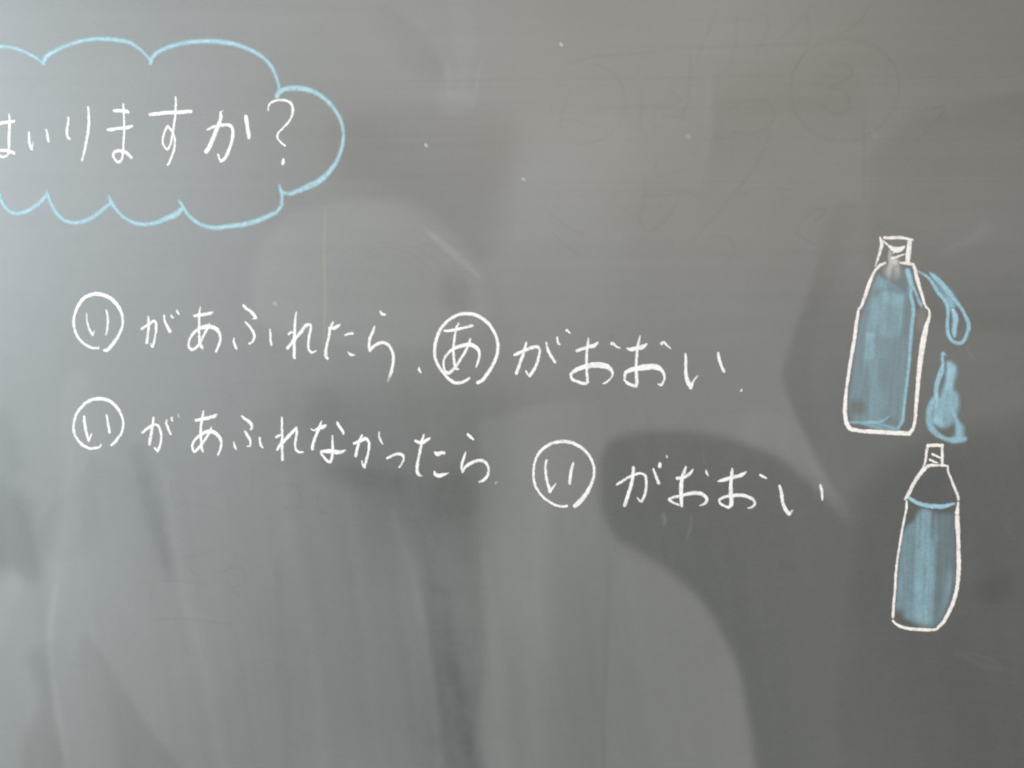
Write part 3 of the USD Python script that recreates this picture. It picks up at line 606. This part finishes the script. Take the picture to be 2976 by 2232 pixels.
mark(CH, 'white chalk character "ra" with a rounded hook, left of the ring in the lower sentence', 'character', G2, L4, [
    (s, [(1212, 342, 38), (1245, 375, 52), (1298, 422, 36)]),
    (s, [(1180, 632, 28), (1150, 720, 42), (1120, 820, 45), (1120, 900, 46), (1130, 952, 32), (1130, 952, 32), (1160, 890, 44), (1260, 810, 52), (1400, 765, 55), (1480, 780, 54), (1535, 850, 45), (1548, 930, 35), (1530, 1010, 48), (1470, 1080, 48), (1398, 1110, 32)])])
mark('comma_mark', 'faint small chalk speck of a comma below the end of the lower left clause', 'comma', None, L4, [(s, [(1657, 1128, 24), (1683, 1115, 18)], dict(dens=0.42, soft=3))])
mark('circled_character', 'large white ringed character "i" in the middle of the lower sentence', 'circled character', 'white ringed characters', L5, [
    ('ring', [(812, 1275, 45), (750, 1285, 45), (650, 1265, 42), (530, 1205, 42), (420, 1115, 42), (335, 1000, 45), (290, 880, 45), (280, 760, 42), (295, 600, 42), (340, 470, 42), (430, 360, 48), (560, 275, 50), (680, 245, 54), (780, 240, 58), (900, 260, 55), (1030, 325, 55), (1140, 420, 50), (1215, 540, 45), (1252, 650, 42), (1255, 740, 45), (1225, 880, 50), (1160, 1020, 62), (1070, 1150, 76), (1000, 1230, 80), (950, 1270, 74)]),
    (s, [(490, 543, 42), (472, 640, 42), (475, 740, 45), (500, 880, 48), (545, 1038, 54), (545, 1038, 50), (580, 990, 40), (645, 910, 20)]),
    (s, [(920, 582, 34), (890, 690, 50), (870, 800, 52), (862, 920, 40)])])
mark(CH, 'white chalk character "ga" at the left end of the dark wiped patch', 'character', G2, L6, [
    (s, [(288, 710, 38), (370, 660, 42), (480, 595, 45), (590, 545, 42), (680, 530, 42), (740, 560, 46), (765, 660, 45), (760, 780, 45), (735, 890, 45), (690, 982, 45), (690, 982, 42), (660, 965, 38), (622, 930, 22)]),
    (s, [(558, 440, 52), (550, 560, 54), (530, 680, 58), (490, 820, 58), (418, 1045, 58)]),
    (s, [(878, 458, 34), (910, 550, 45), (963, 685, 54)]),
    ('dot', [(985, 375, 50), (980, 418, 60)]), ('dot', [(1092, 245, 24), (1098, 270, 28)], dict(dens=0.7))])
mark(CH, 'white chalk character "o" with an open pointed loop, left one of the lower pair', 'character', G2, L6, [
    (s, [(1264, 610, 54), (1340, 600, 54), (1420, 565, 54), (1480, 520, 45), (1518, 455, 22)]),
    (s, [(1400, 425, 34), (1370, 510, 54), (1335, 640, 60), (1322, 780, 70), (1325, 900, 60), (1335, 1052, 50)]),
    (s, [(1288, 1035, 38), (1200, 1000, 40), (1130, 950, 46), (1130, 950, 46), (1170, 925, 45), (1300, 895, 48), (1450, 855, 55), (1580, 845, 62), (1680, 875, 60), (1740, 940, 54), (1720, 1000, 48), (1632, 1045, 28)]),
    (s, [(1725, 488, 28), (1740, 530, 42), (1763, 568, 18)])])
mark(CH, 'white chalk character "o" with a closed round loop, right one of the lower pair', 'character', G2, L7, [
    (s, [(152, 655, 32), (200, 645, 52), (340, 605, 54), (480, 570, 58), (560, 535, 52), (600, 505, 22)]),
    (s, [(375, 455, 38), (370, 540, 58), (355, 680, 60), (352, 820, 68), (360, 950, 72), (360, 1040, 68), (360, 1040, 60), (320, 1070, 52), (240, 1045, 42), (175, 1000, 45), (170, 955, 42), (240, 915, 48), (370, 890, 52), (520, 880, 58), (640, 910, 58), (720, 965, 48), (740, 1015, 40), (700, 1065, 38), (637, 1088, 26)]),
    (s, [(828, 558, 44), (880, 585, 44), (928, 608, 22)])])
mark(CH, 'white chalk character "i" with a detached far right tick, ending the lower sentence', 'character', G2, L7, [
    (s, [(1135, 730, 38), (1165, 830, 60), (1180, 950, 58), (1205, 1050, 58), (1245, 1130, 64), (1290, 1180, 66), (1290, 1180, 60), (1310, 1160, 42), (1350, 1120, 20)]),
    (s, [(1795, 728, 48), (1815, 800, 42), (1820, 880, 45), (1822, 958, 28)])])

# ------------------------------------------------------------------ drawings on the right
B1 = (2480, 670, S4); B2 = (2420, 980, S4); D1 = (2576, 770, S4); F1 = (2560, 1000, S4); G = (2540, 1270, S4); Hh = (2540, 1560, S4)


def xy(reg, pts): return [(reg[0] + p[0] / reg[2], reg[1] + p[1] / reg[2]) for p in pts]


b1 = thing('bottle_drawing', 'chalk drawing of a wide open-topped bottle full of blue water', 'bottle drawing', 'chalk bottle drawings', (float(wx(2570)), 0.0, float(wz(1265))))
wash(b1, 'water', [
    (xy(B1, [(400, 690), (470, 760), (560, 800), (860, 1010), (860, 640), (930, 660), (950, 1000), (970, 1300), (930, 1700)]) + xy(B2, [(1250, 100), (1200, 600), (1150, 1100), (1120, 1350), (1060, 1500), (820, 1490), (560, 1420), (330, 1370), (265, 1250), (255, 1000), (310, 600), (370, 150)]) + xy(B1, [(110, 1400), (200, 1200), (280, 980)]), 0.25, 4),
    (xy(B1, [(470, 960), (820, 1040), (830, 1200), (800, 1480), (740, 1700), (430, 1700), (440, 1200)]), 0.13, 5),
    (xy(B1, [(480, 960), (820, 1035), (810, 1220), (480, 1150)]), 0.12, 5),
    (xy(B1, [(300, 1060), (430, 1080), (400, 1450), (370, 1700), (210, 1700), (240, 1400)]), 0.22, 5),
    (xy(B2, [(530, -60), (680, -60), (680, 340), (520, 360)]), 0.22, 4),
    (xy(B1, [(390, 680), (470, 770), (540, 820), (520, 930), (300, 940)]), 0.14, 4),
    (xy(B1, [(490, 690), (560, 600), (780, 600), (860, 700), (860, 1010), (540, 850)]), 0.11, 6),
    (xy(B2, [(560, 340), (720, 340), (740, 1000), (740, 1280), (600, 1280)]), 0.08, 6),
    (xy(B2, [(270, 1010), (420, 1010), (530, 1060), (530, 1220), (300, 1260)]), -0.75, 6),
    (xy(B2, [(800, 1400), (900, 1280), (1010, 1300), (1090, 1350), (1020, 1430)]), -0.4, 5),
    (xy(B1, [(830, 1080), (900, 1080), (910, 1300), (860, 1700), (780, 1700)]), -0.35, 5),
    (xy(B2, [(740, 350), (900, 360), (900, 760), (740, 740)]), -0.25, 8)], BLUE, grain=0.5, streak=(0.09, 0.99))
for reg, pts, dn in ((B1, [(870, 645, 80), (905, 760, 82), (930, 900, 55), (922, 1050, 52), (958, 1180, 58), (968, 1300, 60), (945, 1500, 56), (930, 1659, 56), (912, 1880, 52), (898, 2110, 50), (862, 2420, 48), (830, 2690, 48), (805, 2920, 48), (792, 3050, 48), (720, 3170, 40)], 0.72),
                    (B1, [(880, 690, 60), (955, 880, 44), (1015, 1030, 44), (1070, 1160, 52), (1095, 1200, 52)], 0.62),
                    (B2, [(290, 1370, 34), (450, 1372, 38), (650, 1366, 55), (780, 1352, 42), (900, 1275, 16)], 0.6),
                    (B2, [(600, 1350, 36), (800, 1410, 42), (1000, 1470, 42)], 0.45), (B2, [(480, 1385, 45), (700, 1450, 60), (850, 1490, 40), (1060, 1490, 26)], 0.4)):
    stroke(b1, 'water_line', conv(reg, pts), BLUE, soft=4, dens=dn, layer=0.4)
wash(b1, 'neck_smear', [(xy(B1, [(565, 330), (630, 330), (660, 440), (730, 470), (770, 560), (775, 700), (700, 800), (560, 790), (480, 690), (520, 560), (568, 480)]), 0.1, 6), (xy(B1, [(500, 560), (620, 560), (580, 760), (480, 690)]), 0.12, 4), (xy(B1, [(560, 460), (720, 470), (740, 540), (600, 560)]), 0.35, 5), (xy(B1, [(610, 540), (640, 540), (590, 780), (565, 780)]), -0.5, 3)], WHITE, base=0.16e-3)
wash(b1, 'side_smear', [(xy(B1, [(1060, 1240), (1180, 1240), (1190, 1330), (1110, 1600), (1000, 1650), (1040, 1400)]), 0.1, 9)], WHITE, base=0.16e-3)
for pts, dn in (([(592, 335, 44), (585, 420, 46), (600, 500, 60)], 0.42), ([(620, 450, 60), (605, 560, 80), (575, 700, 70), (570, 790, 40)], 0.34), ([(670, 470, 60), (690, 570, 90), (705, 690, 80), (690, 790, 50)], 0.26), ([(640, 500, 70), (720, 510, 60)], 0.4)):
    stroke(b1, 'neck_smear', conv(B1, pts), WHITE, soft=5, dens=dn, layer=0.6, fade=(0, 0.5))
for nm, pts, dn in (('cap_line', [(430, 112, 32), (455, 200, 60), (440, 300, 58), (400, 430, 48), (352, 575, 22)], 0.9),
                    ('cap_line', [(500, 118, 52), (600, 120, 58), (740, 115, 58), (860, 130, 48), (955, 152, 36)], 0.9),
                    ('cap_line', [(905, 165, 78), (892, 300, 86), (878, 400, 86), (872, 505, 80)], 0.95),
                    ('cap_line', [(480, 165, 32), (560, 240, 38), (640, 295, 80), (680, 310, 100), (740, 305, 92), (815, 262, 36)], 1.0), ('cap_line', [(650, 350, 36), (640, 365, 30)], 0.8),
                    ('cap_line', [(620, 450, 52), (700, 425, 48), (830, 378, 22)], 0.95),
                    ('shoulder_line', [(505, 522, 48), (430, 560, 50), (340, 660, 45), (280, 790, 60), (230, 920, 66), (180, 1080, 62), (112, 1250, 42), (112, 1250, 36), (85, 1250, 26)], 0.95),
                    ('shoulder_line', [(765, 520, 42), (870, 530, 58), (960, 540, 50), (960, 540, 50), (985, 610, 60), (1018, 760, 72), (1060, 900, 64), (1108, 1050, 54), (1145, 1180, 44), (1172, 1235, 40), (1215, 1275, 34), (1226, 1325, 40)], 0.93)):
    stroke(b1, nm, conv(B1, pts), GRAINY, dens=dn, layer=1)
for pts in (conv(B1, [(82, 1255, 30), (80, 1300, 48), (62, 1400, 54), (40, 1550, 60)]) + conv(B2, [(352, 0, 62), (302, 300, 60), (255, 600, 58), (218, 850, 55), (202, 1050, 68), (200, 1250, 72), (222, 1385, 76)]),
            conv(B2, [(222, 1385, 76), (265, 1455, 76), (400, 1500, 64), (600, 1515, 72), (850, 1530, 72), (1050, 1540, 76), (1225, 1548, 78)]),
            conv(B2, [(1225, 1548, 70), (1285, 1480, 60), (1318, 1350, 55), (1340, 1100, 64), (1365, 800, 72), (1392, 500, 82), (1425, 250, 92), (1465, 0, 96)]) + conv(B1, [(1148, 1650, 90), (1172, 1540, 74), (1208, 1430, 55), (1226, 1330, 40)])):
    stroke(b1, 'side_line', pts, GRAINY, layer=1)

d1 = thing('water_drop_drawing', 'blue chalk stream of water spilling from the full bottle', 'water drop drawing', 'blue chalk water drops', (float(wx(2780)), 0.0, float(wz(1003))))
wash(d1, 'water', [(xy(D1, [(700, 120), (780, 160), (1060, 420), (1160, 600), (1110, 660), (1020, 760), (960, 620), (820, 400)]), 0.3, 5), (xy(D1, [(930, 460), (1080, 560), (1130, 650), (1020, 740), (960, 620)]), 0.25, 5), (xy(D1, [(1010, 720), (1060, 720), (1050, 1100), (990, 1100)]), 0.12, 6)], BLUE, streak=(-0.5, 0.86))
stroke(d1, 'water_line', conv(D1, [(490, 92, 34), (560, 130, 32), (650, 185, 40), (720, 260, 50), (790, 370, 55), (860, 480, 60), (940, 570, 60), (985, 680, 58), (990, 800, 50), (980, 900, 52), (980, 1020, 55), (1000, 1130, 58), (1050, 1210, 55), (1130, 1255, 55), (1200, 1255, 60), (1245, 1215, 58), (1290, 1110, 55), (1320, 1020, 64), (1315, 930, 64), (1260, 800, 55), (1200, 690, 55), (1120, 590, 62), (1050, 500, 74), (960, 390, 82), (860, 270, 76), (745, 165, 56), (700, 125, 24)]), BLUE, soft=3.5, dens=0.74, layer=0.5)
stroke(d1, 'water_line', conv(D1, [(1070, 730, 60), (1100, 800, 82), (1112, 890, 92), (1095, 1000, 78), (1092, 1100, 70), (1095, 1140, 46)]), BLUE, soft=4, dens=0.85, layer=0.7)
stroke(d1, 'water_line', conv(D1, [(745, 170, 58), (860, 270, 66), (950, 380, 60)]), BLUE, soft=4, dens=0.5, layer=0.9, fade=(0, 0.4))

d2 = thing('water_drop_drawing', 'blue chalk water drop falling above the smaller bottle', 'water drop drawing', 'blue chalk water drops', (float(wx(2750)), 0.0, float(wz(1286))))
wash(d2, 'water', [(xy(F1, [(1070, 270), (1150, 290), (1220, 370), (1225, 480), (1180, 600), (1160, 720), (1240, 800), (1265, 930), (1235, 1080), (1180, 1260), (1080, 1330), (990, 1350), (870, 1290), (800, 1230), (800, 1000), (870, 850), (940, 880), (1000, 700), (1050, 560)]), 0.55, 5),
                   (xy(F1, [(1060, 270), (1150, 300), (1190, 400), (1130, 600), (1130, 740), (1060, 740), (1040, 480)]), 0.22, 5), (xy(F1, [(850, 1180), (960, 1200), (1050, 1300), (960, 1350), (850, 1280)]), 0.15, 6), (xy(F1, [(1210, 1240), (1300, 1270), (1340, 1350), (1320, 1460), (1390, 1520), (1330, 1570), (1100, 1580), (1180, 1490), (1210, 1400)]), 0.55, 5),
                   (xy(F1, [(820, 1040), (870, 1060), (850, 1190), (790, 1180)]), -0.3, 5), (xy(F1, [(1060, 1200), (1200, 1180), (1150, 1330), (1060, 1320)]), -0.3, 8)], BLUE, streak=(0.15, 0.98))
stroke(d2, 'water_line', conv(F1, [(1045, 185, 20), (1000, 145, 42), (990, 230, 50), (998, 330, 54), (972, 430, 82), (930, 560, 82), (892, 690, 74), (890, 790, 76), (900, 880, 70), (895, 1000, 66)]), BLUE, soft=4, dens=0.75, layer=0.5)
stroke(d2, 'water_line', conv(F1, [(870, 850, 60), (815, 950, 90), (785, 1040, 100), (772, 1150, 92), (782, 1280, 100), (830, 1375, 100), (910, 1450, 84), (1000, 1508, 66), (1120, 1540, 80), (1250, 1535, 96), (1350, 1525, 56)]), BLUE, soft=5, dens=0.62, layer=0.6)
stroke(d2, 'water_line', conv(F1, [(1140, 1020, 50), (1170, 1110, 56), (1205, 1200, 62), (1240, 1290, 70), (1250, 1400, 80), (1250, 1480, 80)]), BLUE, soft=4.5, dens=0.55, layer=0.7)

b2 = thing('bottle_drawing', 'chalk drawing of a slim capped bottle partly filled with blue water', 'bottle drawing', 'chalk bottle drawings', (float(wx(2700)), 0.0, float(wz(1833))))
wash(b2, 'water', [
    (xy(G, [(760, 1150), (930, 1180), (920, 1659)]) + xy(Hh, [(1010, 0), (930, 1460), (760, 1440), (480, 1300), (340, 1180), (380, 700), (450, 0)]) + xy(G, [(500, 1480), (560, 1400), (650, 1360), (680, 1240)]), 0.31, 5),
    (xy(G, [(780, 1150), (940, 1180), (910, 1659)]) + xy(Hh, [(890, 0), (940, 600), (900, 1430), (640, 1320), (640, 700), (700, 0)]) + xy(G, [(700, 1659), (720, 1300)]), 0.13, 6),
    (xy(G, [(985, 1200), (1025, 1220), (1015, 1659)]) + xy(Hh, [(960, 0), (940, 300)]) + xy(G, [(950, 1659), (960, 1400)]), 0.3, 4),
    (xy(G, [(1030, 1230), (1290, 1240), (1310, 1659)]) + xy(Hh, [(1320, 300), (1290, 750), (1200, 1080), (1050, 1400), (930, 1450), (960, 600), (1010, 0)]), 0.17, 6),
    (xy(Hh, [(1200, 550), (1310, 560), (1270, 800), (1180, 1080), (1080, 1330), (1030, 1350), (1130, 1000)]), 0.12, 7),
    (xy(Hh, [(330, 1150), (480, 1180), (470, 1330), (360, 1330)]), -0.75, 7)], BLUE, grain=0.5, streak=(0.04, 1.0))
stroke(b2, 'water_line', conv(G, [(552, 968, 44), (640, 1030, 54), (750, 1078, 62), (880, 1105, 66), (1000, 1115, 70), (1130, 1115, 66), (1220, 1090, 48), (1292, 1070, 26)]), BLUE, soft=3.2, dens=0.85, layer=0.5)
for nm, pts, dn in (('cap_line', [(870, 137, 58), (980, 132, 60), (1098, 136, 48)], 1), ('cap_line', [(865, 140, 44), (842, 240, 48), (832, 340, 42), (815, 420, 38), (788, 475, 28)], .95), ('cap_line', [(1095, 122, 38), (1097, 240, 50), (1097, 350, 52), (1095, 448, 48)], .98),
                    ('cap_line', [(942, 278, 40), (1000, 305, 42), (1088, 343, 30)], 1), ('cap_line', [(897, 365, 36), (960, 395, 42), (1028, 415, 18)], 1),
                    ('shoulder_line', [(1185, 466, 34), (1130, 456, 38), (1000, 455, 46), (880, 462, 58), (800, 520, 72), (720, 620, 68), (640, 740, 64), (580, 860, 64), (527, 960, 58), (497, 1000, 32)], .97),
                    ('shoulder_line', [(1182, 472, 38), (1192, 560, 42), (1230, 650, 40), (1275, 770, 46), (1320, 880, 48), (1350, 960, 48), (1356, 1008, 40)], .9),
                    ('side_line', [(1352, 1060, 42), (1345, 1130, 52), (1335, 1215, 80)], .95)):
    stroke(b2, nm, conv(G, pts), GRAINY, dens=dn, layer=1, label=None)
stroke(b2, 'side_line', conv(G, [(525, 1030, 36), (520, 1150, 42), (495, 1280, 40), (465, 1420, 40)]) + conv(Hh, [(435, 0, 44), (400, 200, 42), (370, 400, 42), (348, 650, 45), (335, 900, 45), (315, 1100, 48), (302, 1285, 48)]), GRAINY, layer=1)
stroke(b2, 'side_line', conv(Hh, [(302, 1348, 38), (350, 1400, 45), (450, 1450, 50), (600, 1480, 54), (750, 1490, 58), (900, 1495, 50), (980, 1490, 45), (1060, 1430, 54), (1150, 1310, 60), (1230, 1150, 64), (1300, 970, 68), (1338, 800, 65), (1355, 600, 74), (1362, 400, 74), (1357, 200, 68), (1353, 0, 66)]) + conv(G, [(1345, 1480, 78), (1338, 1380, 78), (1335, 1275, 76)]), GRAINY, layer=1)

# ------------------------------------------------------------------ stray marks
yl = thing('chalk_line', 'faint yellowish upright line under the right end of the cloud', 'chalk line', None, (float(wx(943)), 0.0, float(wz(1090))))
stroke(yl, 'stroke', [(945, 560, 5), (944, 640, 7), (942, 720, 9), (945, 860, 9), (942, 960, 8), (940, 1090, 5)], YELLOW, soft=5, dens=0.12, fade=(0.2, 0.2))
for lab, x_, y_, w_, dn in (('tiny pale chalk speck at the top, right of the cloud', 1631, 129, 8, .45), ('tiny pale chalk speck level with the cloud writing, just right of the cloud', 1239, 422, 8, .45),
                            ('tiny pale chalk speck midway below the top speck, right of the cloud end', 1522, 521, 7, .42), ('smudged pale chalk speck right of the top centre', 2001, 397, 14, .12),
                            ('faint pale chalk speck above the four-stroke character of the upper sentence', 800, 882, 10, .26)):
    t_ = thing('chalk_speck', lab, 'chalk speck', 'chalk specks on the board', (float(wx(x_)), 0.0, float(wz(y_ + 5))))
    stroke(t_, 'fleck', [(x_ - 1.5, y_ - 1, w_), (x_ + 2, y_ + 2, w_ * 0.8)], WHITE, soft=3.5, dens=dn)
